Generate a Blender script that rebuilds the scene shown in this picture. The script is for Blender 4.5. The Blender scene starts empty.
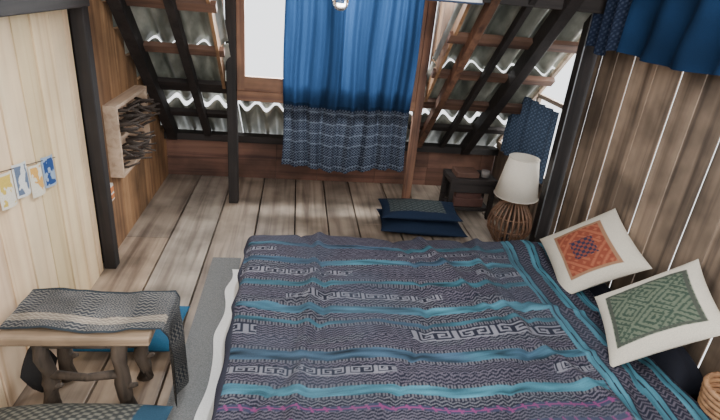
import bpy, math, random
import numpy as np
from mathutils import Vector, Matrix, noise
random.seed(7)
COL = bpy.context.scene.collection

# ------------------------------------------------------------------ materials
def newmat(name):
    m = bpy.data.materials.new(name); m.use_nodes = True
    nt = m.node_tree
    return m, nt, nt.nodes['Principled BSDF'], nt.nodes['Material Output']

def ramp(nt, fac, stops):
    r = nt.nodes.new('ShaderNodeValToRGB')
    els = r.color_ramp.elements
    while len(els) < len(stops): els.new(0.5)
    for e, (p, c) in zip(els, stops):
        e.position = p; e.color = (*c, 1)
    nt.links.new(fac, r.inputs[0])
    return r.outputs[0]

def mul(nt, a, b, mode='MULTIPLY', fac=1.0):
    m = nt.nodes.new('ShaderNodeMix'); m.data_type = 'RGBA'; m.blend_type = mode
    m.inputs[0].default_value = fac
    nt.links.new(a, m.inputs[6]); nt.links.new(b, m.inputs[7])
    return m.outputs[2]

def wood(name, light, dark, axis='z', rough=.75, usecol=False, grain=1.0, stain=0.5, bump=.25):
    m, nt, b, out = newmat(name)
    tc = nt.nodes.new('ShaderNodeTexCoord')
    mp = nt.nodes.new('ShaderNodeMapping')
    s = {'x': (1.2, 28, 28), 'y': (28, 1.2, 28), 'z': (28, 28, 1.2)}[axis]
    mp.inputs['Scale'].default_value = [v*grain for v in s]
    nt.links.new(tc.outputs['Object'], mp.inputs['Vector'])
    n1 = nt.nodes.new('ShaderNodeTexNoise'); n1.inputs['Scale'].default_value = 1.0
    n1.inputs['Detail'].default_value = 6; n1.inputs['Distortion'].default_value = .6
    nt.links.new(mp.outputs[0], n1.inputs['Vector'])
    c = ramp(nt, n1.outputs[0], [(0.3, dark), (0.5, [(l*.7+d*.3) for l, d in zip(light, dark)]), (0.68, light)])
    n2 = nt.nodes.new('ShaderNodeTexNoise'); n2.inputs['Scale'].default_value = 3.5
    n2.inputs['Detail'].default_value = 4
    nt.links.new(tc.outputs['Object'], n2.inputs['Vector'])
    st = ramp(nt, n2.outputs[0], [(0.35, (1-stain,)*3), (0.6, (1, 1, 1))])
    c = mul(nt, c, st)
    if usecol:
        a = nt.nodes.new('ShaderNodeAttribute'); a.attribute_name = 'Col'
        c = mul(nt, c, a.outputs['Color'])
    nt.links.new(c, b.inputs['Base Color'])
    b.inputs['Roughness'].default_value = rough
    bp = nt.nodes.new('ShaderNodeBump'); bp.inputs['Strength'].default_value = bump
    bp.inputs['Distance'].default_value = .01
    nt.links.new(n1.outputs[0], bp.inputs['Height']); nt.links.new(bp.outputs[0], b.inputs['Normal'])
    return m

def plain(name, col, rough=.6, metallic=0, nscale=30, var=.15, bump=0.1):
    m, nt, b, out = newmat(name)
    tc = nt.nodes.new('ShaderNodeTexCoord')
    n = nt.nodes.new('ShaderNodeTexNoise'); n.inputs['Scale'].default_value = nscale; n.inputs['Detail'].default_value = 4
    nt.links.new(tc.outputs['Object'], n.inputs['Vector'])
    c = ramp(nt, n.outputs[0], [(0.3, [v*(1-var) for v in col]), (0.7, [min(1, v*(1+var)) for v in col])])
    nt.links.new(c, b.inputs['Base Color'])
    b.inputs['Roughness'].default_value = rough; b.inputs['Metallic'].default_value = metallic
    bp = nt.nodes.new('ShaderNodeBump'); bp.inputs['Strength'].default_value = bump; bp.inputs['Distance'].default_value = .005
    nt.links.new(n.outputs[0], bp.inputs['Height']); nt.links.new(bp.outputs[0], b.inputs['Normal'])
    return m

def cloth(name, transl=0.0, bump=.3, nscale=260):
    m, nt, b, out = newmat(name)
    tc = nt.nodes.new('ShaderNodeTexCoord')
    n = nt.nodes.new('ShaderNodeTexNoise'); n.inputs['Scale'].default_value = nscale
    nt.links.new(tc.outputs['Object'], n.inputs['Vector'])
    v = ramp(nt, n.outputs[0], [(0.3, (.8, .8, .8)), (0.7, (1, 1, 1))])
    a = nt.nodes.new('ShaderNodeAttribute'); a.attribute_name = 'Col'
    c = mul(nt, a.outputs['Color'], v)
    nt.links.new(c, b.inputs['Base Color'])
    b.inputs['Roughness'].default_value = .9
    b.inputs['Specular IOR Level'].default_value = .15
    bp = nt.nodes.new('ShaderNodeBump'); bp.inputs['Strength'].default_value = bump; bp.inputs['Distance'].default_value = .002
    nt.links.new(n.outputs[0], bp.inputs['Height']); nt.links.new(bp.outputs[0], b.inputs['Normal'])
    if transl > 0:
        t = nt.nodes.new('ShaderNodeBsdfTranslucent'); nt.links.new(c, t.inputs['Color'])
        mx = nt.nodes.new('ShaderNodeMixShader'); mx.inputs[0].default_value = transl
        nt.links.new(b.outputs[0], mx.inputs[1]); nt.links.new(t.outputs[0], mx.inputs[2])
        nt.links.new(mx.outputs[0], out.inputs['Surface'])
    return m

M_floor = wood('floor_boards', (.48, .42, .35), (.19, .155, .13), 'y', .45, True, .8, .5)
M_left = wood('pale_plank', (.93, .74, .50), (.70, .48, .28), 'z', .7, True, .55, .15)
M_left2 = wood('amber_plank', (.40, .23, .115), (.18, .09, .045), 'z', .7, True, .6, .5)
M_knee = wood('red_plank', (.22, .11, .075), (.08, .038, .03), 'x', .7, True, .7, .5)
M_right = wood('weathered_slat', (.42, .315, .235), (.10, .072, .054), 'z', .7, True, .5, .6)
M_dark = wood('dark_beam_z', (.026, .020, .019), (.008, .006, .006), 'z', .7)
M_darkx = wood('dark_beam_x', (.030, .022, .020), (.008, .006, .006), 'x', .7)
M_darky = wood('dark_beam_y', (.030, .022, .020), (.008, .006, .006), 'y', .7)
M_red = wood('red_post', (.24, .12, .07), (.08, .035, .025), 'z', .65)
M_redx = wood('red_batten', (.20, .11, .075), (.07, .037, .028), 'x', .65)
M_frame = wood('window_frame_wood', (.32, .16, .085), (.15, .065, .04), 'z', .55)
M_framex = wood('window_frame_wood_x', (.32, .16, .085), (.15, .065, .04), 'x', .55)
M_pale = wood('pale_frame', (.55, .43, .32), (.30, .21, .15), 'y', .6)
M_box = wood('box_wood', (.66, .50, .37), (.42, .29, .20), 'y', .6, stain=.2)
M_bench = wood('bench_wood', (.46, .34, .235), (.20, .14, .09), 'x', .6)
M_log = wood('log_wood', (.12, .088, .065), (.035, .027, .02), 'z', .8, bump=.8)
M_twig = plain('driftwood', (.055, .042, .034), .8)
M_black = plain('dark_backing', (.012, .011, .011), .9)
M_white = plain('white_cotton', (.78, .77, .75), .85, nscale=60, var=.05, bump=.2)
M_mat = plain('grey_mat', (.15, .155, .155), .95, nscale=250, var=.3, bump=.6)
M_navy = plain('navy_cloth', (.02, .035, .075), .85, nscale=80, var=.4, bump=.4)
M_rattan = wood('rattan', (.24, .13, .075), (.09, .045, .03), 'z', .5)
M_basket = wood('basket_cane', (.50, .28, .14), (.25, .12, .06), 'x', .6)
M_plastic = plain('white_plastic', (.8, .8, .78), .4)
M_yel = plain('yellow_trim', (.58, .40, .14), .6)
M_steel = plain('steel', (.22, .23, .24), .4, .8)
M_cloth = cloth('printed_cloth')
M_curtain = cloth('curtain_cloth', .35)
def shade_mat():
    m, nt, b, out = newmat('lampshade_linen')
    b.inputs['Roughness'].default_value = .9
    tc = nt.nodes.new('ShaderNodeTexCoord'); n = nt.nodes.new('ShaderNodeTexNoise'); n.inputs['Scale'].default_value = 200
    nt.links.new(tc.outputs['Object'], n.inputs['Vector'])
    c = ramp(nt, n.outputs[0], [(0.3, (.82, .78, .70)), (0.7, (.92, .88, .80))]); nt.links.new(c, b.inputs['Base Color'])
    t = nt.nodes.new('ShaderNodeBsdfTranslucent'); nt.links.new(c, t.inputs[0])
    mx = nt.nodes.new('ShaderNodeMixShader'); mx.inputs[0].default_value = .4
    nt.links.new(b.outputs[0], mx.inputs[1]); nt.links.new(t.outputs[0], mx.inputs[2]); nt.links.new(mx.outputs[0], out.inputs[0])
    return m
M_shade = shade_mat()
def glass_mat():
    m, nt, b, out = newmat('bulb_glass')
    b.inputs['Base Color'].default_value = (.9, .92, .9, 1); b.inputs['Roughness'].default_value = .05
    b.inputs['Transmission Weight'].default_value = 1.0
    return m
M_glass = glass_mat()
def roof_mat():
    m, nt, b, out = newmat('fibre_cement_sheet')
    tc = nt.nodes.new('ShaderNodeTexCoord')
    mp = nt.nodes.new('ShaderNodeMapping'); mp.inputs['Scale'].default_value = (3, 1, 1)
    nt.links.new(tc.outputs['Object'], mp.inputs[0])
    n = nt.nodes.new('ShaderNodeTexNoise'); n.inputs['Scale'].default_value = 4; n.inputs['Detail'].default_value = 5
    nt.links.new(mp.outputs[0], n.inputs['Vector'])
    c = ramp(nt, n.outputs[0], [(0.34, (.12, .13, .11)), (0.55, (.28, .29, .25)), (0.70, (.50, .50, .44))])
    nt.links.new(c, b.inputs['Base Color']); b.inputs['Roughness'].default_value = .35
    t = nt.nodes.new('ShaderNodeBsdfTranslucent'); nt.links.new(c, t.inputs[0])
    mx = nt.nodes.new('ShaderNodeMixShader'); mx.inputs[0].default_value = .10
    nt.links.new(b.outputs[0], mx.inputs[1]); nt.links.new(t.outputs[0], mx.inputs[2]); nt.links.new(mx.outputs[0], out.inputs[0])
    return m
M_roof = roof_mat()

# ------------------------------------------------------------------ helpers
def empty(name, loc=(0, 0, 0)):
    o = bpy.data.objects.new(name, None); COL.objects.link(o); o.location = loc
    o.empty_display_size = .1
    return o

def obj(name, verts, faces, mat, parent=None, cols=None, smooth=False):
    me = bpy.data.meshes.new(name)
    me.from_pydata([tuple(v) for v in verts], [], [tuple(f) for f in faces])
    me.materials.append(mat)
    if cols is not None:
        a = me.color_attributes.new('Col', 'FLOAT_COLOR', 'POINT')
        arr = np.ones((len(verts), 4), dtype=np.float32); arr[:, :3] = np.asarray(cols)
        a.data.foreach_set('color', arr.ravel())
    if smooth:
        me.polygons.foreach_set('use_smooth', [True]*len(me.polygons))
    me.update()
    o = bpy.data.objects.new(name, me); COL.objects.link(o)
    if parent: o.parent = parent
    return o

class Geo:
    def __init__(s): s.v = []; s.f = []; s.c = []
    def box(s, a, b, col=(1, 1, 1), jit=0):
        x0, y0, z0 = a; x1, y1, z1 = b; n = len(s.v)
        s.v += [(x0, y0, z0), (x1, y0, z0), (x1, y1, z0), (x0, y1, z0), (x0, y0, z1), (x1, y0, z1), (x1, y1, z1), (x0, y1, z1)]
        s.f += [(n, n+3, n+2, n+1), (n+4, n+5, n+6, n+7), (n, n+1, n+5, n+4), (n+1, n+2, n+6, n+5), (n+2, n+3, n+7, n+6), (n+3, n, n+4, n+7)]
        s.c += [col]*8
    def beam(s, p, q, w, h, up=(0, 0, 1), col=(1, 1, 1)):
        p = Vector(p); q = Vector(q); d = (q-p).normalized(); upv = Vector(up)
        r = d.cross(upv)
        if r.length < 1e-3: r = d.cross(Vector((0, 1, 0)))
        r.normalize(); u = r.cross(d).normalized(); n = len(s.v)
        for P in (p, q):
            for a, b in ((-1, -1), (1, -1), (1, 1), (-1, 1)):
                s.v.append(tuple(P+r*(a*w/2)+u*(b*h/2)))
        s.f += [(n, n+1, n+2, n+3), (n+7, n+6, n+5, n+4), (n, n+4, n+5, n+1), (n+1, n+5, n+6, n+2), (n+2, n+6, n+7, n+3), (n+3, n+7, n+4, n)]
        s.c += [col]*8
    def tube(s, pts, rad, seg=8, col=(1, 1, 1), cap=True):
        pts = [Vector(p) for p in pts]; n0 = len(s.v); prev = None
        for i, P in enumerate(pts):
            d = (pts[min(i+1, len(pts)-1)]-pts[max(i-1, 0)]).normalized()
            r = d.cross(Vector((0, 0, 1)))
            if r.length < 1e-2: r = d.cross(Vector((0, 1, 0))) if prev is None else prev-d*prev.dot(d)
            r.normalize(); 
            if prev is not None and r.dot(prev) < 0: r = -r
            prev = r; u = d.cross(r)
            R = rad[i] if isinstance(rad, (list, tuple)) else rad
            for k in range(seg):
                a = 2*math.pi*k/seg
                s.v.append(tuple(P+r*(R*math.cos(a))+u*(R*math.sin(a)))); s.c.append(col)
        for i in range(len(pts)-1):
            for k in range(seg):
                a = n0+i*seg+k; b = n0+i*seg+(k+1) % seg
                s.f.append((a, b, b+seg, a+seg))
        if cap:
            s.f.append(tuple(range(n0+seg-1, n0-1, -1)))
            e = n0+(len(pts)-1)*seg; s.f.append(tuple(range(e, e+seg)))
    def lathe(s, prof, c, seg=32, col=(1, 1, 1)):
        n0 = len(s.v)
        for r, z in prof:
            for k in range(seg):
                a = 2*math.pi*k/seg
                s.v.append((c[0]+r*math.cos(a), c[1]+r*math.sin(a), c[2]+z)); s.c.append(col)
        for i in range(len(prof)-1):
            for k in range(seg):
                a = n0+i*seg+k; b = n0+i*seg+(k+1) % seg
                s.f.append((a, b, b+seg, a+seg))
    def make(s, name, mat, parent=None, usecol=False, smooth=False, bevel=0):
        o = obj(name, s.v, s.f, mat, parent, s.c if usecol else None, smooth)
        if bevel:
            m = o.modifiers.new('b', 'BEVEL'); m.width = bevel; m.segments = 2; m.limit_method = 'ANGLE'
        return o

def grid(name, S, T, posf, colf, mat, parent=None, thick=0):
    ss, tt = np.meshgrid(S, T, indexing='xy'); h, w = ss.shape
    P = posf(ss, tt); C = colf(ss, tt).reshape(-1, 3) if colf else None
    V = np.stack(P, -1).reshape(-1, 3)
    idx = np.arange(h*w).reshape(h, w)
    F = np.stack([idx[:-1, :-1], idx[:-1, 1:], idx[1:, 1:], idx[1:, :-1]], -1).reshape(-1, 4)
    o = obj(name, V.tolist(), F.tolist(), mat, parent, C, True)
    if thick:
        m = o.modifiers.new('s', 'SOLIDIFY'); m.thickness = thick; m.offset = 0
    return o

def nz(x, y, sc, seed=0, oct=3):
    r = np.random.default_rng(seed); out = np.zeros_like(x, dtype=float); amp = 1
    for o in range(oct):
        for k in range(4):
            a = r.uniform(0, 2*np.pi); ph = r.uniform(0, 6.28); f = sc*(2**o)*r.uniform(.7, 1.4)
            out += amp*.35*np.sin(f*(x*np.cos(a)+y*np.sin(a))+ph+1.5*np.sin(f*.5*(x*np.sin(a)-y*np.cos(a))+ph*2))
        amp *= .5
    return out
def sm(a, b, x):
    t = np.clip((x-a)/(b-a), 0, 1); return t*t*(3-2*t)

XL, XR, YF = -1.05, 1.80, 4.15
def roofz(y): return .36+(YF-y)*1.0

# ------------------------------------------------------------------ floor
g = Geo(); x = XL-.03; i = 0
while x < XR+.05:
    w = random.choice([.24, .27, .3, .22]); ycut = random.choice([1.9, 3.0, 2.6, 3.3])
    for (a, b) in ((-.6, ycut), (ycut+.004, YF+.05)):
        k = random.uniform(.74, 1.15); t = random.uniform(-.03, .03)
        warm = 1.12 if x < -.5 and b < 3.5 else 1.0
        g.box((x, a, -.04), (x+w-.010, b, random.uniform(-.003, 0)), (min(1.3, k*warm+.04+t), k, k*.96/warm-t))
    x += w
g.make('floor', M_floor, usecol=True, bevel=.002)
g = Geo(); g.box((XL-.1, -.6, -.08), (XR+.1, YF+.1, -.045)); g.make('floor_backing', M_black)  # black backing sheet under the boards, behind the gaps

# ------------------------------------------------------------------ left wall
g = Geo(); y = -.6
while y < 2.55:
    w = min(random.uniform(.13, .2), 2.60-y); k = random.uniform(.86, 1.08)
    g.box((XL-.03, y, 0), (XL+random.uniform(0, .006), y+w-.011, 1.50), (k, k*random.uniform(.95, 1.02), k*random.uniform(.85, 1.02)))
    y += w
g.make('wall_left', M_left, usecol=True, bevel=.002)
g = Geo(); y = 2.68
while y < YF:
    w = random.uniform(.14, .2); k = random.uniform(.75, 1.15)
    top = roofz(y+w/2)
    g.box((XL-.03, y, 0), (XL, min(y+w-.005, YF), min(top, 1.9)), (k, k, k))
    y += w
g.make('wall_left_far', M_left2, usecol=True)
g = Geo(); g.box((XL-.06, -.6, -.04), (XL-.035, YF, .5)); g.box((XL-.06, -.6, .5), (XL-.035, 2.7, 2.2)); g.box((XL-.06, 2.7, .5), (XL-.035, 3.6, .9))
g.make('wall_left_backing', M_black)  # dark sheets added behind the planks so the gaps read dark
frame = empty('roof_frame')
g = Geo(); g.box((XL, 2.60, 0), (XL+.065, 2.67, 2.2)); g.make('left_post', M_dark, frame, bevel=.006)
g = Geo(); g.box((XL+.0, -.6, 1.405), (XL+.10, 2.60, 1.60)); g.make('left_tie', M_darky, frame, bevel=.006)
g = Geo(); g.box((XL, 2.685, 0), (XL+.03, 2.735, 2.0)); g.make('trim_3', M_yel)

# ------------------------------------------------------------------ knee wall (far)
g = Geo(); x = XL
while x < XR:
    w = random.uniform(.35, .6)
    for (z0, z1) in ((0.0, .167), (.168, .33)):
        k = random.uniform(.75, 1.2)
        g.box((x, YF, z0), (min(x+w, XR)-.003, YF+.025, z1), (k, k, k))
    x += w
g.box((XL, YF+.026, -.04), (XR+.02, YF+.04, .33), (.2, .2, .2))  # dark backing added to stop light leaking through the board gaps
g.make('wall_far', M_knee, usecol=True)
g = Geo(); g.box((XL, YF-.06, .33), (XR, YF+.05, .385)); g.make('wall_plate', M_darkx, frame)

# ------------------------------------------------------------------ roof: overlapping corrugated sheets, scalloped daylight gap at each lap
roof_e = empty('ceiling')
def sheet(name, x0, x1, z0, z1, kick):
    S = np.arange(x0, x1+1e-6, .011); T = np.linspace(z0, z1, 12)
    def pos(s, t):
        off = .036*np.cos(s*2*np.pi/.150)+kick*(1-(t-z0)/(z1-z0))
        return s, (YF+.36-t)+off*.7+.10, t+off*.7
    return grid(name, S, T, pos, None, M_roof, roof_e, .006)
rows = [.26, .68, 1.16, 1.62, 2.08, 2.55]
kicks = [.03, .045, .022, .022, .02]
n = 0
for a, b, kk in zip(rows[:-1], rows[1:], kicks):
    for (x0, x1) in ((XL-.3, -.44), (.92, XR+.04)):
        n += 1; sheet('sheet_%d' % n, x0, x1, a, b-.002, kk)
n += 1; sheet('sheet_%d' % n, -.44, .92, .26, .66, .03)
n += 1; sheet('sheet_%d' % n, -.44, .92, .66, .84, .04)
def rafter(name, x, w, h, mat, z0=.36, z1=2.5):
    g = Geo(); g.beam((x, YF+.33-z0, z0), (x, YF+.33-z1, z1), w, h, up=(0, 1, 1)); return g.make(name, mat, frame, bevel=.004)
rafter('rafter_1', -.98, .07, .10, M_dark)
rafter('rafter_2', -.70, .05, .07, M_dark, .4)
rafter('rafter_3', 1.06, .05, .07, M_red, .4)
rafter('rafter_4', 1.27, .04, .05, M_dark, .4)
rafter('rafter_5', 1.49, .075, .10, M_dark)
def batten(name, x0, x1, z, mat, w=.06, h=.035):
    g = Geo(); y = YF+.38-z
    g.beam((x0, y, z), (x1, y, z), h, w, up=(0, -1, 1)); return g.make(name, mat, frame)
batten('batten_1', XL, -.46, .60, M_darkx)
batten('batten_2', XL, -.46, .86, M_darkx, .10)
batten('batten_3', XL, -.46, 1.14, M_redx)
batten('batten_4', XL, -.46, 1.42, M_redx)
batten('batten_5', .92, XR, .60, M_darkx)
batten('batten_6', .92, XR, .84, M_redx, .09)
batten('batten_7', .92, XR, 1.10, M_redx)
batten('batten_8', .92, XR, 1.36, M_redx, .07)
batten('batten_9', XL, XR, 1.75, M_darkx, .12)

# ------------------------------------------------------------------ dormer
YD = 3.62
g = Geo(); g.box((-.48, YD-.035, 0), (-.41, YD+.035, 2.1)); g.make('dormer_post_1', M_dark, frame, bevel=.005)
g = Geo(); g.box((.87, YD-.03, 0), (.93, YD+.03, 2.1)); g.make('dormer_post_2', M_red, frame, bevel=.005)
g = Geo(); g.box((-.41, YD-.03, .79), (.87, YD+.04, .86)); g.make('dormer_sill_beam', M_framex, frame, bevel=.004)
win = empty('window_1')
g = Geo()
g.box((-.41, YD-.02, .86), (-.355, YD+.02, 2.0)); g.box((.82, YD-.02, .86), (.87, YD+.02, 2.0))
g.box((.21, YD-.02, .96), (.25, YD+.02, 2.0))
g.make('stiles', M_frame, win, bevel=.003)
g = Geo(); g.box((-.36, YD-.02, .86), (.82, YD+.02, .96)); g.box((-.36, YD-.02, 1.95), (.82, YD+.02, 2.0)); g.make('rails', M_framex, win, bevel=.003)
for nm, x in (('wall_dormer_left', -.50), ('wall_dormer_right', .95)):
    v = [(x-.01, YD, .86), (x-.01, YD, 2.1), (x-.01, 2.45, 2.1), (x+.01, YD, .86), (x+.01, YD, 2.1), (x+.01, 2.45, 2.1)]
    f = [(0, 1, 2), (5, 4, 3), (0, 3, 4, 1), (1, 4, 5, 2), (2, 5, 3, 0)]
    obj(nm, v, f, M_left2, None, [(1, 1, 1)]*6)
g = Geo(); g.box((-.6, 2.3, 2.1), (1.05, YD+.2, 2.13)); g.make('ceiling_dormer', M_framex)

# blue curtain
def curt_pos(x0, x1, y, z0, z1, nf, amp, seed=1, flare=0.0):
    def pos(s, t):
        X = x0+(x1-x0)*s; Z = z0+(z1-z0)*t
        ph = nz(s*3, t*.6, 2.0, seed)
        Y = y+amp*(.6+.5*(1-t))*np.sin(2*np.pi*nf*s+ph*1.2)+amp*.4*np.sin(2*np.pi*nf*2.3*s+ph*2+1)
        X = X+.012*np.sin(t*7+s*9)*(1-t)+flare*(s-.5)*(1-t)
        Zb = Z+.02*np.sin(s*8+seed)*(1-t)*(1-t)
        return X, Y, Zb
    return pos
def curt_col(s, t):
    C = np.zeros(s.shape+(3,))
    base = np.array([.012, .034, .085])
    v = 1+.35*nz(s*6, t*1.2, 3, 4)
    C[:] = base; C *= np.clip(v, .45, 1.7)[..., None]
    hem = t < .36
    X = s*.9; Z = t*1.24
    pt = (np.sin(X*2*np.pi/.020)*np.sin(Z*2*np.pi/.020) > .1)
    pt2 = (np.abs(((Z*1.0) % .075)-.037) < .004)
    pale = np.array([.12, .145, .19]); drk = np.array([.018, .024, .045])
    H = np.where(pt[..., None], pale, drk); H = np.where(pt2[..., None], np.array([.15, .18, .23]), H)
    C = np.where(hem[..., None], H, C)
    line = np.abs(t-.365) < .008
    C = np.where(line[..., None], np.array([.01, .025, .06]), C)
    return C
cur = empty('curtain')
grid('cloth', np.linspace(0, 1, 260), np.linspace(0, 1, 300), curt_pos(-.09, .83, 3.53, .33, 1.62, 7, .022), curt_col, M_curtain, cur)
g = Geo(); g.tube([(-.5, 3.53, 1.625), (.95, 3.53, 1.625)], .008); g.make('rod', M_steel, cur)

# ------------------------------------------------------------------ right wall : slats, a couple with daylight gaps
g = Geo(); y = -.6; q = 0
while y < 2.93:
    w = min(random.uniform(.15, .21), 2.97-y); k = random.uniform(.6, 1.25)
    gap = [.004, .0105, .006, .0115][q % 4]; q += 1
    g.box((XR, y, 0), (XR+.006, y+w-gap, 2.4), (k*1.02, k, k*.96))
    y += w
g.make('wall_right', M_right, usecol=True)
g = Geo(); g.box((XR-.02, -.6, .0), (XR, 2.95, .10)); g.make('baseboard_right', M_dark)
g = Geo(); g.box((XR-.09, 2.98, 0), (XR+.02, 3.06, 2.2)); g.make('right_post', M_dark, frame, bevel=.006)
g = Geo(); g.tube([(XR-.10, 2.965, .1), (XR-.10, 2.965, 2.0)], .005); g.make('pipe', M_steel, frame)
g = Geo(); y = 3.08
while y < YF:
    w = min(.17, YF-y); k = random.uniform(.6, 1.0)
    g.box((XR, y, 0), (XR+.022, y+w-.004, .42), (k, k, k)); y += w
g.make('wall_right_gable', M_right, usecol=True)
w2 = empty('window_2'); g = Geo()
g.box((XR-.02, 3.06, .40), (XR+.02, YF-.02, .46))
g.box((XR-.015, 3.06, .96), (XR+.015, 3.58, .99))
g.box((XR-.015, 3.06, .46), (XR+.015, 3.085, 1.44)); g.box((XR-.015, 3.56, .46), (XR+.015, 3.59, .96))
g.beam((XR, YF+.01, .44), (XR, 3.06, 1.53), .03, .03, up=(0, 1, 1))
g.make('frame', M_pale, w2, bevel=.003)

def c2pos(s, t):
    Y = 3.88-s*.76; Z = .44+t*.51
    X = XR-.07+.018*np.sin(s*2*np.pi*6+nz(s*3, t, 2, 9))*(1-.3*t)
    return X, Y, Z
def c2col(s, t):
    X = s*.8; Z = t*.5
    pt = (np.sin(X*2*np.pi/.03)*np.sin(Z*2*np.pi/.03) > .3)
    C = np.where(pt[..., None], np.array([.055, .075, .11]), np.array([.02, .03, .05]))
    return C
grid('window_cloth', np.linspace(0, 1, 140), np.linspace(0, 1, 90), c2pos, c2col, cloth('thin_cloth', .10))

def bfpos(s, t):
    Y = 2.62-s*1.9; sag = .05*np.sin(np.pi*((s*2.2) % 1))
    Z = 1.40+.03*s+t*.5-(1-t)*sag*.6
    X = XR-.06-.03*np.sin(s*2*np.pi*9+nz(s*4, t, 2, 3))*(1-.4*t)-.02
    return X, Y, Z
def bfcol(s, t):
    C = np.zeros(s.shape+(3,)); C[:] = (.008, .030, .080); return C*np.clip(1+.3*nz(s*6, t*2, 3, 8), .5, 1.6)[..., None]
grid('blue_hanging_cloth', np.linspace(0, 1, 200), np.linspace(0, 1, 40), bfpos, bfcol, M_cloth)
def dfpos(s, t):
    Y = 2.93-s*.31; Z = 1.38+t*.5+.02*np.sin(s*9)*(1-t)
    X = XR-.11-.02*np.sin(s*2*np.pi*3)
    return X, Y, Z
def dfcol(s, t):
    pt = (np.sin(s*90)*np.sin(t*110) > .4)
    return np.where(pt[..., None], np.array([.045, .06, .10]), np.array([.012, .02, .045]))
grid('indigo_hanging_cloth', np.linspace(0, 1, 80), np.linspace(0, 1, 80), dfpos, dfcol, M_cloth)
g = Geo(); g.box((.80, 2.86, 1.575), (XR, 2.95, 1.70)); g.make('collar_beam', M_darkx, frame, bevel=.005)

# ------------------------------------------------------------------ wall shelf box with driftwood
sh = empty('wall_shelf'); g = Geo()
x0, x1, y0, y1, z0, z1 = XL, XL+.075, 2.86, 3.46, .46, .88
t = .022
g.box((x0, y0, z0), (x0+.008, y1, z1)); g.box((x0+.008, y0, z0), (x1, y0+t, z1)); g.box((x0+.008, y1-t, z0), (x1, y1, z1))
g.box((x0+.008, y0+t, z0), (x1, y1-t, z0+t)); g.box((x0+.008, y0+t, z1-t), (x1, y1-t, z1)); g.box((x0+.008, y0+t, (z0+z1)/2), (x1-.01, y1-t, (z0+z1)/2+t))
g.make('box', M_box, sh, bevel=.002)
g = Geo()
for k in range(70):
    py = random.uniform(y0+.06, y1-.04); pz = random.choice([random.uniform(z0+.03, z0+.16), random.uniform(z0+.24, z1-.05)])
    a = random.uniform(-1, 1); L = random.uniform(.07, .16)
    p = Vector((x0+.02, py, pz)); q = p+Vector((L, a*.08, random.uniform(-.03, .06)))
    mid = (p+q)/2+Vector((0, random.uniform(-.02, .02), random.uniform(-.02, .02)))
    g.tube([p, mid, q], [random.uniform(.006, .011), .008, .005], 6)
g.make('sticks', M_twig, sh, smooth=True)

so = empty('wall_socket'); g = Geo(); g.box((XL, 2.765, .34), (XL+.02, 2.835, .44)); g.make('plate', M_plastic, so, bevel=.004)
g = Geo(); g.box((XL+.02, 2.78, .355), (XL+.024, 2.82, .38)); g.box((XL+.02, 2.78, .395), (XL+.024, 2.82, .425)); g.make('labels', plain('orange_label', (.7, .25, .08)), so)

# cards pinned on the wall
cd = empty('postcards')
cc = [((.85, .80, .68), (.75, .55, .12)), ((.80, .82, .8), (.15, .2, .3)), ((.85, .80, .66), (.8, .45, .12)), ((.35, .45, .60), (.03, .08, .25))]
for k in range(4):
    ya = 1.775+k*.108; za = .755-k*.022+(.012 if k % 2 else -.01)
    a, b2 = cc[k]
    def cpos(s, t, ya=ya, za=za, k=k):
        return XL+.012+.010*np.sin(s*3), ya+s*.10+.0*t, za+t*.135-s*.012
    def ccol(s, t, a=a, b2=b2, k=k):
        m = (nz(s*3, t*3, 2.2, 20+k) > .05) & (s > .08) & (s < .92) & (t > .08) & (t < .92)
        return np.where(m[..., None], np.array(b2), np.array(a))
    grid('card_%d' % (k+1), np.linspace(0, 1, 40), np.linspace(0, 1, 50), cpos, ccol, M_cloth, cd)
g = Geo(); g.tube([(XL+.014, 1.70, .905), (XL+.014, 2.22, .80)], .002, 5); g.make('string', M_twig, cd)

# ------------------------------------------------------------------ bed : mattress + quilt
bed = empty('bed')
BX0, BX1, BY0, BY1, BZ = -.24, 1.56, .55, 2.66, .19
def rbox(name, a, b, r, mat, parent, seg=5):
    g = Geo(); g.box(a, b); o = g.make(name, mat, parent)
    m = o.modifiers.new('b', 'BEVEL'); m.width = r; m.segments = seg
    for p in o.data.polygons: p.use_smooth = True
    return o
rbox('mattress', (BX0, BY0, .0), (BX1, BY1, BZ-.02), .045, M_white, bed)
def shpos(s, t):
    Y = .7+t*1.9; d = s*.255
    X = BX0+.03-np.minimum(d, .03)-np.clip(d-.03, 0, .16)*.30-np.maximum(d-.19, 0)*.75-.012*np.sin(Y*14+nz(Y, s, 3, 4))*sm(.05, .26, d)
    Z = (BZ-.012)-np.clip(d-.03, 0, .165)+.006*np.sin(Y*17)*sm(.1, .3, d); return X, Y, np.maximum(Z, .010)
grid('sheet', np.linspace(0, 1, 40), np.linspace(0, 1, 200), shpos, lambda s, t: np.ones(s.shape+(3,))*np.array([.80, .80, .79]), M_cloth, bed)

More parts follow.
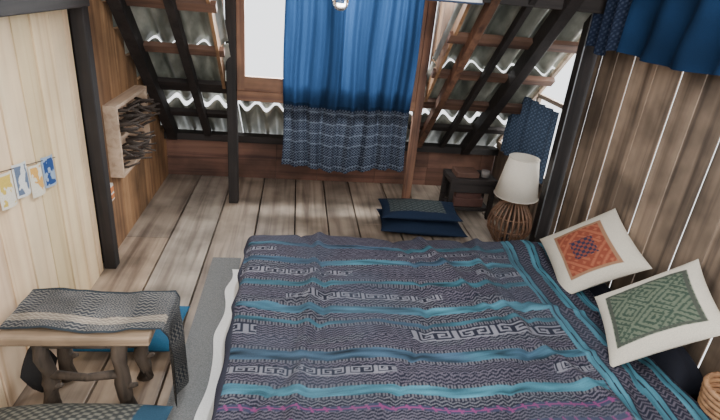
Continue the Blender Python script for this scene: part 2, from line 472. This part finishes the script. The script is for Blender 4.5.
key = ["11111111", "10000000", "10111110", "10100010", "10101110", "10100000", "10111111", "00000000"]
K = np.array([[int(c) for c in r] for r in key])
bands = [(1.08, 'magd'), (1.13, 'teal'), (1.22, 'key'), (1.27, 'mag'), (1.32, 'fine'), (1.345, 'mag'), (1.385, 'zig'), (1.40, 'line'), (1.45, 'teal'), (1.465, 'line'),
         (1.51, 'fine'), (1.555, 'key'), (1.58, 'fine'), (1.595, 'line'), (1.655, 'teal'), (1.67, 'line'), (1.71, 'fine'), (1.75, 'zig'), (1.825, 'key'), (1.845, 'line'), (1.87, 'dteal'),
         (1.885, 'line'), (1.925, 'zig'), (1.98, 'teal'), (1.995, 'line'), (2.035, 'zig'), (2.085, 'key'), (2.13, 'fine'), (2.145, 'line'), (2.185, 'dteal'), (2.20, 'line'), (2.24, 'fine'),
         (2.29, 'key'), (2.335, 'zig'), (2.345, 'line'), (2.395, 'teal'), (2.405, 'line'), (2.45, 'fine'), (2.49, 'key'), (2.52, 'fine'), (2.56, 'dteal'), (9, 'fine')]
def quilt_col(s, t):
    t2 = t+.012*np.sin(s*3.1)+.006*np.sin(s*11)
    C = np.zeros(s.shape+(3,))
    dark = np.array([.012, .014, .026]); pale = np.array([.165, .165, .195]); brown = np.array([.080, .072, .095])
    teal = np.array([.045, .145, .195]); mag = np.array([.17, .04, .125]); purp = np.array([.035, .038, .075])
    lo = -9.
    wear = np.clip(nz(s, t, 7, 41), -.6, .8)
    for hi, kd in bands:
        m = (t2 >= lo) & (t2 < hi)
        fr = (t2-lo)/(hi-lo)
        if kd in ('teal', 'dteal'):
            tex = nz(s*3, t2*24, 5, 3)
            tl = teal*(1 if kd == 'teal' else .6)
            xf = sm(-.5, .2, nz(s*1.5, t*0+hi*7, 2, 9)+.15)[..., None]
            col = (tl*xf+np.array([.03, .06, .095])*(1-xf))*(1+.5*tex[..., None])
        elif kd == 'line':
            z = ((s % .014) < .007)
            col = np.where(z[..., None], pale*.6, dark)
        elif kd == 'fine':
            ph = (t2+.009*np.abs(((s/.018) % 2)-1))
            z = (ph % .0145) < .007
            col = np.where(z[..., None], brown*1.1, dark)
        elif kd == 'zig':
            ph = (t2*1.0+.012*np.abs(((s/.022) % 2)-1))
            z = (ph % .017) < .007
            col = np.where(z[..., None], pale*.65, dark)
            col = np.where((nz(s, t2, 9, 11) > .2)[..., None] & z[..., None], brown*1.3, col)
        elif kd == 'key':
            c = (hi-lo)/8.0
            i = np.clip(np.floor((t2-lo)/c).astype(int), 0, 7); j = np.floor(s/(c*1.25)).astype(int)
            blk = np.floor(j/8).astype(int); j8 = j % 8
            j8 = np.where(blk % 2 == 0, j8, 7-j8)
            z = K[i, j8] == 1
            zz = ((t2*1.0+.010*np.abs(((s/.020) % 2)-1)) % .016) < .007
            reg = (np.sin(s*4.3+hi*9) > -.1)
            z = np.where(reg, z, zz)
            lt = np.where(reg[..., None], pale*1.05, brown*1.2)
            col = np.where(z[..., None], lt, dark)
        else:
            z = ((s+.5*t2) % .05 < .010) | (np.abs(fr-.5) < .12)
            col = np.where(z[..., None], mag, purp)
        C = np.where(m[..., None], col, C); lo = hi
    b = s > 1.28
    u = s-1.28+.01*np.sin(t*4)
    st = (u % .125)
    tealm = st < .055
    zz = ((t+.02*np.abs(((u/.02) % 2)-1)) % .022) < .009
    col = np.where(tealm[..., None], teal*1.0*(1+.4*nz(s*20, t*3, 4, 6))[..., None], np.where(zz[..., None], brown, dark))
    col = np.where((np.abs(st-.057) < .004)[..., None] | (np.abs(st-.028) < .003)[..., None], dark, col)
    C = np.where(b[..., None], col, C)
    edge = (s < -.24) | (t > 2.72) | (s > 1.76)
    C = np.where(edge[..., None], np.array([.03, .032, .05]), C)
    C = C*(1-.3*wear[..., None])+np.array([.018, .024, .034])*np.clip(wear, 0, 1)[..., None]
    return np.clip(C*1.15+.004, 0.004, 1)
def quilt_pos(s, t):
    def fold(d, r=.05):
        a = np.clip(d/r, 0, np.pi/2)
        hx = np.where(d < 0, d, r*np.sin(a)); dz = np.where(d < 0, 0, r*(1-np.cos(a))+np.maximum(d-r*np.pi/2, 0))
        return hx, dz
    s = s+.015*np.sin(t*5)
    hl, dl = fold(-(s-(BX0+.03))); hr, dr = fold(s-(BX1+.02)); hf, df = fold(t-(BY1-.01))
    X = np.where(s < .6, BX0+.03-hl, BX1+.02+np.where(hr > 0, hr*1.2, hr))
    Y = BY1-.01+hf
    dr = dr*.75
    w = .012*nz(s, t, 4.5, 2)+.006*nz(s, t, 14, 5)
    v = np.sin(s*6.5+1.2*np.sin(t*2.3)+.8*nz(s, t, 2, 8))
    cr = -.014*np.exp(-(v/.16)**2)
    cr2 = .026*np.exp(-((s-1.22-.18*np.sin(t*2.2))/.035)**2)+.026*np.exp(-((s-.95+.25*(t-2))/.03)**2)*sm(1.6, 2.2, t)+.022*np.exp(-((s-.1-.1*(t-2))/.03)**2)
    cr3 = .016*np.exp(-((t-2.02-.12*np.sin(s*3))/.022)**2)+.016*np.exp(-((t-1.6+.1*np.sin(s*2.5))/.025)**2)*sm(.2, .6, s)
    bump = .035*np.exp(-(((s-1.45)/.14)**2+((t-2.55)/.12)**2))
    z = BZ+.022+w+cr+cr2+cr3+bump-dl-dr-df
    side = sm(0, .1, dl)*.02*np.sin(t*23+s*4)
    X = X-side
    Y = Y+sm(0, .08, df)*.02*np.sin(s*19)
    return X, Y, np.maximum(z, .02)
grid('quilt', np.arange(-.28, 1.80, .004), np.arange(.78, 2.80, .004), quilt_pos, quilt_col, M_cloth, bed)

g = Geo(); g.box((-.47, .5, .0005), (-.30, 2.75, .006)); g.make('floor_mat', M_mat)

# ------------------------------------------------------------------ pillows
def pillow(name, c, u, v, th, colf, power=4.0, N=90, mat=None, parent=None):
    c = Vector(c); u = Vector(u); v = Vector(v); n = u.cross(v).normalized()
    if n.x > 0 and abs(n.x) > .3: n = -n
    if abs(n.x) <= .3 and n.z < 0: n = -n
    S = np.linspace(-1, 1, N); ss, tt = np.meshgrid(S, S)
    V = []; C = []; F = []
    for sgn in (1, -1):
        prof = np.clip((1-np.abs(ss)**2.4), 0, 1)**.55*np.clip((1-np.abs(tt)**2.4), 0, 1)**.55
        a = ss*(1-.06*(1-tt**2)); b = tt*(1-.06*(1-ss**2))
        h = sgn*prof*th+(.006*nz(ss, tt, 4, 77)*prof)
        P = np.array(c)[None, None]+a[..., None]*np.array(u)+b[..., None]*np.array(v)+h[..., None]*np.array(n)
        V.append(P.reshape(-1, 3)); C.append(colf(ss, tt, sgn).reshape(-1, 3))
        idx = np.arange(N*N).reshape(N, N)+(0 if sgn == 1 else N*N)
        q = np.stack([idx[:-1, :-1], idx[:-1, 1:], idx[1:, 1:], idx[1:, :-1]], -1).reshape(-1, 4)
        F.append(q if sgn == 1 else q[:, ::-1])
    return obj(name, np.vstack(V).tolist(), np.vstack(F).tolist(), mat or M_cloth, parent, np.vstack(C), True)
cream = np.array([.74, .69, .58])
def pcol_red(s, t, sg):
    C = np.zeros(s.shape+(3,)); C[:] = cream
    if sg > 0:
        m = (np.abs(s-.05) < .72) & (np.abs(t+.02) < .62)
        a = (s-.05)*.84; b = (t+.02)*.84
        d = np.abs(a)+np.abs(b)
        mot = ((np.sin(a*26)*np.sin(b*26) > .2) & (d > .3)) | ((d % .13) < .045)
        base = np.where(mot[..., None], np.array([.28, .075, .045]), np.array([.42, .14, .08]))
        ctr = (np.maximum(np.abs(a), np.abs(b)) < .24)
        cm = np.sin(a*45)*np.sin(b*45) > 0
        base = np.where(ctr[..., None], np.where(cm[..., None], np.array([.04, .04, .08]), np.array([.28, .08, .05])), base)
        brd = (np.abs(np.abs(a)-.57) < .03) | (np.abs(np.abs(b)-.49) < .03)
        base = np.where(brd[..., None], np.array([.36, .20, .12]), base)
        C = np.where(m[..., None], base, C)
    return C
def pcol_green(s, t, sg):
    C = np.zeros(s.shape+(3,)); C[:] = cream
    if sg > 0:
        m = (np.abs(s) < .72) & (np.abs(t) < .78)
        a = s*.92; b = t*.8
        dd = np.abs(((a*1.5) % 1)-.5)+np.abs(((b*1.6+.5) % 1)-.5)
        mot = ((dd % .2) < .07) | (np.sin(a*50)*np.sin(b*50) > .55)
        base = np.where(mot[..., None], np.array([.05, .08, .06]), np.array([.15, .18, .13]))
        brd = (np.abs(np.abs(a)-.62) < .03) | (np.abs(np.abs(b)-.58) < .03)
        base = np.where(brd[..., None], np.array([.08, .09, .075]), base)
        C = np.where(m[..., None], base, C)
    return C
pillow('throw_pillow', (1.62, 2.24, .385), Vector((-.06, -.44, -.10))*.54, Vector((.25, -.17, .27))*.57, .065, pcol_red)
pillow('throw_pillow.001', (1.58, 1.64, .42), Vector((-.105, -.35, -.10))*.54, Vector((.28, -.14, .28))*.56, .06, pcol_green)
def pd(s, t, sg):
    C = np.zeros(s.shape+(3,)); C[:] = (.02, .022, .032); return C
pillow('floor_cushion', (1.70, 1.68, .15), (.09, 0, .0), (0, .26, 0), .14, pd)
pillow('floor_cushion.001', (1.70, 2.3, .12), (.09, 0, .0), (0, .34, 0), .11, pd)
bk = empty('woven_basket'); g = Geo()
bx, by = 1.705, 1.28
for i in range(14):
    z = .012+i*.023; R = .050+.048*(i/13)**.7
    g.tube([(bx+R*math.cos(a), by+R*math.sin(a), z) for a in np.linspace(0, 2*math.pi, 33)], .0115, 6, cap=False)
for k in range(20):
    a = k*math.pi/10; g.tube([(bx+.052*math.cos(a), by+.052*math.sin(a), .0), (bx+.085*math.cos(a), by+.085*math.sin(a), .17), (bx+.098*math.cos(a), by+.098*math.sin(a), .325)], .005, 5)
g.make('weave', M_basket, bk, smooth=True)

def pc(s, t, sg):
    C = np.zeros(s.shape+(3,)); C[:] = (.014, .026, .055)
    if sg > 0:
        m = (np.abs(s+.1) < .72) & (np.abs(t) < .68)
        pt = np.sin(s*40)*np.sin(t*30) > .2
        C = np.where(m[..., None], np.where(pt[..., None], np.array([.10, .12, .12]), np.array([.045, .06, .065])), C)
    return C
def pdn(s, t, sg):
    C = np.zeros(s.shape+(3,)); C[:] = (.014, .026, .055); return C
pillow('seat_cushion', (.94, 3.24, .055), (.31, -.03, 0), (.01, .19, 0), .055, pdn)
pillow('seat_cushion.003', (.92, 3.255, .150), (.29, -.02, .004), (.01, .17, 0), .048, pc)

# ------------------------------------------------------------------ small side table
st = empty('side_table'); g = Geo()
g.box((1.19, 3.44, .29), (1.56, 3.68, .33)); g.box((1.21, 3.46, .06), (1.54, 3.66, .09))
for (a, b) in ((1.21, 3.46), (1.54, 3.46), (1.21, 3.66), (1.54, 3.66)): g.box((a-.018, b-.018, 0), (a+.018, b+.018, .29))
g.box((1.21, 3.445, .22), (1.54, 3.46, .29)); g.box((1.21, 3.66, .09), (1.54, 3.67, .29))
g.make('frame', M_darkx, st, bevel=.004)
g = Geo(); g.box((1.25, 3.48, .09), (1.49, 3.64, .16)); g.box((1.26, 3.49, .16), (1.47, 3.63, .20)); g.make('stacked_books', plain('book_dark', (.08, .035, .028)), st, bevel=.004)
g = Geo(); g.box((1.24, 3.48, .33), (1.42, 3.63, .37)); g.make('lid_box', plain('brown_box', (.10, .05, .035)), None, bevel=.005)
g = Geo(); g.lathe([(.0, .0), (.03, 0), (.034, .05), (.03, .05), (.0, .045)], (1.48, 3.52, .332), 20); g.make('small_cup', plain('cup_clay', (.2, .18, .17)), None, smooth=True)

# ------------------------------------------------------------------ table lamp
lp = empty('table_lamp'); LX, LY = 1.545, 3.08
prof = [(.05, .0), (.10, .03), (.145, .10), (.15, .16), (.135, .22), (.09, .29), (.045, .34)]
g = Geo()
for k in range(24):
    a = 2*math.pi*k/24
    g.tube([(LX+r*math.cos(a), LY+r*math.sin(a), z+.004) for r, z in prof], .0075, 6)
for r, z in ((.05, .008), (.1, .03), (.148, .13), (.135, .22), (.045, .34)):
    g.tube([(LX+r*math.cos(a), LY+r*math.sin(a), z) for a in np.linspace(0, 2*math.pi, 41)], .005, 6, cap=False)
g.make('cane_base', M_rattan, lp, smooth=True)
g = Geo(); g.lathe([(0, 0), (.05, 0), (.05, .012), (.012, .02), (.012, .40)], (LX, LY, 0), 16); g.make('stem', M_darky, lp, smooth=True)
g = Geo(); g.lathe([(.15, .365), (.10, .64)], (LX, LY, 0), 48); o = g.make('shade', M_shade, lp, smooth=True)
m = o.modifiers.new('s', 'SOLIDIFY'); m.thickness = .003
g = Geo()
for r, z in ((.15, .365), (.10, .64)):
    g.tube([(LX+r*math.cos(a), LY+r*math.sin(a), z) for a in np.linspace(0, 2*math.pi, 49)], .003, 6, cap=False)
for a in (0, 2.1, 4.2): g.tube([(LX, LY, .40), (LX+.149*math.cos(a), LY+.149*math.sin(a), .367)], .002, 5)
g.make('rings', M_shade, lp, smooth=True)

# ------------------------------------------------------------------ hanging bulb and pendant shade
hb = empty('hanging_bulb'); g = Geo()
g.lathe([(.001, 0), (.02, .004), (.034, .022), (.038, .045), (.03, .07), (.018, .09)], (.19, 2.5, 1.485), 24); g.make('glass', M_glass, hb, smooth=True)
g = Geo(); g.lathe([(.0, .085), (.02, .085), (.02, .13), (.0, .135)], (.19, 2.5, 1.485), 16); g.tube([(.19, 2.5, 1.61), (.19, 2.5, 2.42)], .003, 6); g.make('socket', M_plastic, hb, smooth=True)
pn = empty('pendant_shade'); g = Geo(); g.lathe([(.23, 0), (.21, .08), (.13, .17), (.05, .21), (.02, .22)], (.45, 2.0, 1.578), 48); g.tube([(.45, 2.0, 1.79), (.45, 2.0, 2.5)], .003, 6)
g.make('dome', M_plastic, pn, smooth=True)
g = Geo(); g.tube([(.45+.231*math.cos(a), 2.0+.231*math.sin(a), 1.579) for a in np.linspace(0, 2*math.pi, 65)], .004, 6, cap=False); g.make('rim', M_navy, pn, smooth=True)

# ------------------------------------------------------------------ log bench with runner
bn = empty('log_bench')
g = Geo(); g.box((-1.0, 1.50, .355), (-.49, 1.79, .392)); g.make('top', M_bench, bn, bevel=.006)
g = Geo()
for (a, b) in ((-.89, 1.57), (-.62, 1.57), (-.90, 1.74), (-.60, 1.74)):
    pts = [(a+random.uniform(-.01, .01), b+random.uniform(-.01, .01), z) for z in (0, .06, .12, .18, .25, .36)]
    g.tube(pts, [.034, .027, .031, .026, .029, .03], 10)
    g.tube([(a, b, .10), (a+.05, b-.01, .125)], [.016, .009], 7)
g.tube([(-.89, 1.57, .17), (-.75, 1.565, .155), (-.62, 1.57, .17)], [.018, .015, .018], 8)
g.tube([(-.90, 1.74, .17), (-.6, 1.74, .17)], .016, 8)
g.tube([(-.89, 1.57, .31), (-.62, 1.57, .31)], .017, 8)
g.make('legs', M_log, bn, smooth=True)
def rpos(s, t):
    L = s*.95; W = .54
    d = np.maximum(L-W, 0); X = -1.0+np.minimum(L, W)+.02*sm(0, .05, d)+.05*d+.018*np.sin(t*9+s*3)*sm(0, .15, d)
    Z = .402+.006*nz(s*4, t, 5, 5)-np.maximum(d-.01, 0)*.92
    Y = 1.53+t*.255+.03*d*np.sin(t*5)-.04*d+.010*np.sin(X*12)
    return X, Y, Z
def rcol(s, t):
    X = s*.95; Y = t*.265
    bandp = (np.floor(X/.07).astype(int) % 3)
    p1 = ((np.abs(((X*1.0) % .03)-.015)+np.abs(((Y*1.0) % .03)-.015)) % .010) < .004
    p2 = ((Y+.01*np.abs(((X/.012) % 2)-1)) % .018) < .007
    m = np.where(bandp == 0, p2, p1)
    C = np.where(m[..., None], np.array([.20, .19, .175]), np.array([.04, .047, .058]))
    e = (np.abs(Y-.075) < .022) & (X < .56)
    C = np.where(e[..., None], np.where(p2[..., None], np.array([.36, .32, .26]), np.array([.22, .19, .16])), C)
    C = np.where(((Y < .012) | (Y > .252))[..., None], np.array([.03, .04, .05]), C)
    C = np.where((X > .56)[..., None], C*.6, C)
    C = C*(1+.35*nz(s*5, t, 3, 19))[..., None]
    return np.clip(C, .005, 1)
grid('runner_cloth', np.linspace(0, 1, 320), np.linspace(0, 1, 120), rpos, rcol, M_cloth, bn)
def pk(s, t, sg):
    C = np.zeros(s.shape+(3,)); C[:] = (.03, .03, .032); return C
pillow('travel_bag', (-.965, 1.66, .12), (.045, 0, 0), (0, .055, .0), .11, pk)
def pb(s, t, sg):
    C = np.zeros(s.shape+(3,)); C[:] = (.03, .12, .22); return C
pillow('seat_cushion.001', (-.71, 2.0, .055), (.22, 0, 0), (0, .17, 0), .055, pb)
def pp(s, t, sg):
    C = np.zeros(s.shape+(3,))
    p = np.sin(s*55)*np.sin(t*40) > .1
    C = np.where(p[..., None], np.array([.20, .20, .17]), np.array([.06, .065, .065]))
    C = np.where((s > .72)[..., None], np.array([.03, .08, .13]), C); return C
pillow('seat_cushion.002', (-.73, 1.25, .12), (.32, 0, 0), (0, .20, 0), .115, pp)

# ------------------------------------------------------------------ light
w = bpy.data.worlds.new('sky'); bpy.context.scene.world = w; w.use_nodes = True
bg = w.node_tree.nodes['Background']; bg.inputs[0].default_value = (.95, .97, 1.0, 1); bg.inputs[1].default_value = 2.4
def area(name, loc, target, size, size_y, power, col):
    L = bpy.data.lights.new(name, 'AREA'); L.shape = 'RECTANGLE'; L.size = size; L.size_y = size_y; L.energy = power; L.color = col
    o = bpy.data.objects.new(name, L); COL.objects.link(o); o.location = loc
    o.rotation_euler = (Vector(target)-Vector(loc)).to_track_quat('-Z', 'Y').to_euler()
    return o
area('dormer_daylight', (.1, 4.3, 1.8), (.0, 2.6, .3), 1.6, 1.1, 260, (.98, .99, 1))
area('gable_daylight', (2.5, 3.6, 1.2), (.8, 2.6, .3), 1.0, 1.0, 110, (1, .98, .95))
area('fill_light_back', (.9, -1.3, 2.6), (-.2, 2.0, .6), 3.0, 1.8, 75, (1, .95, .88))  # added fill lamp behind the camera, not a skylight

# ------------------------------------------------------------------ camera
cd_ = bpy.data.cameras.new('camera'); cam = bpy.data.objects.new('camera', cd_); COL.objects.link(cam)
cd_.sensor_width = 36; cd_.lens = 25.0; cd_.clip_start = .02
Rm = Matrix(((.9904, -.0348, -.1349), (-.1084, .4155, -.9032), (.0875, .9090, .4076)))
cam.matrix_world = Matrix.Translation((0, 0, 1.6)) @ Rm.to_4x4()
bpy.context.scene.camera = cam
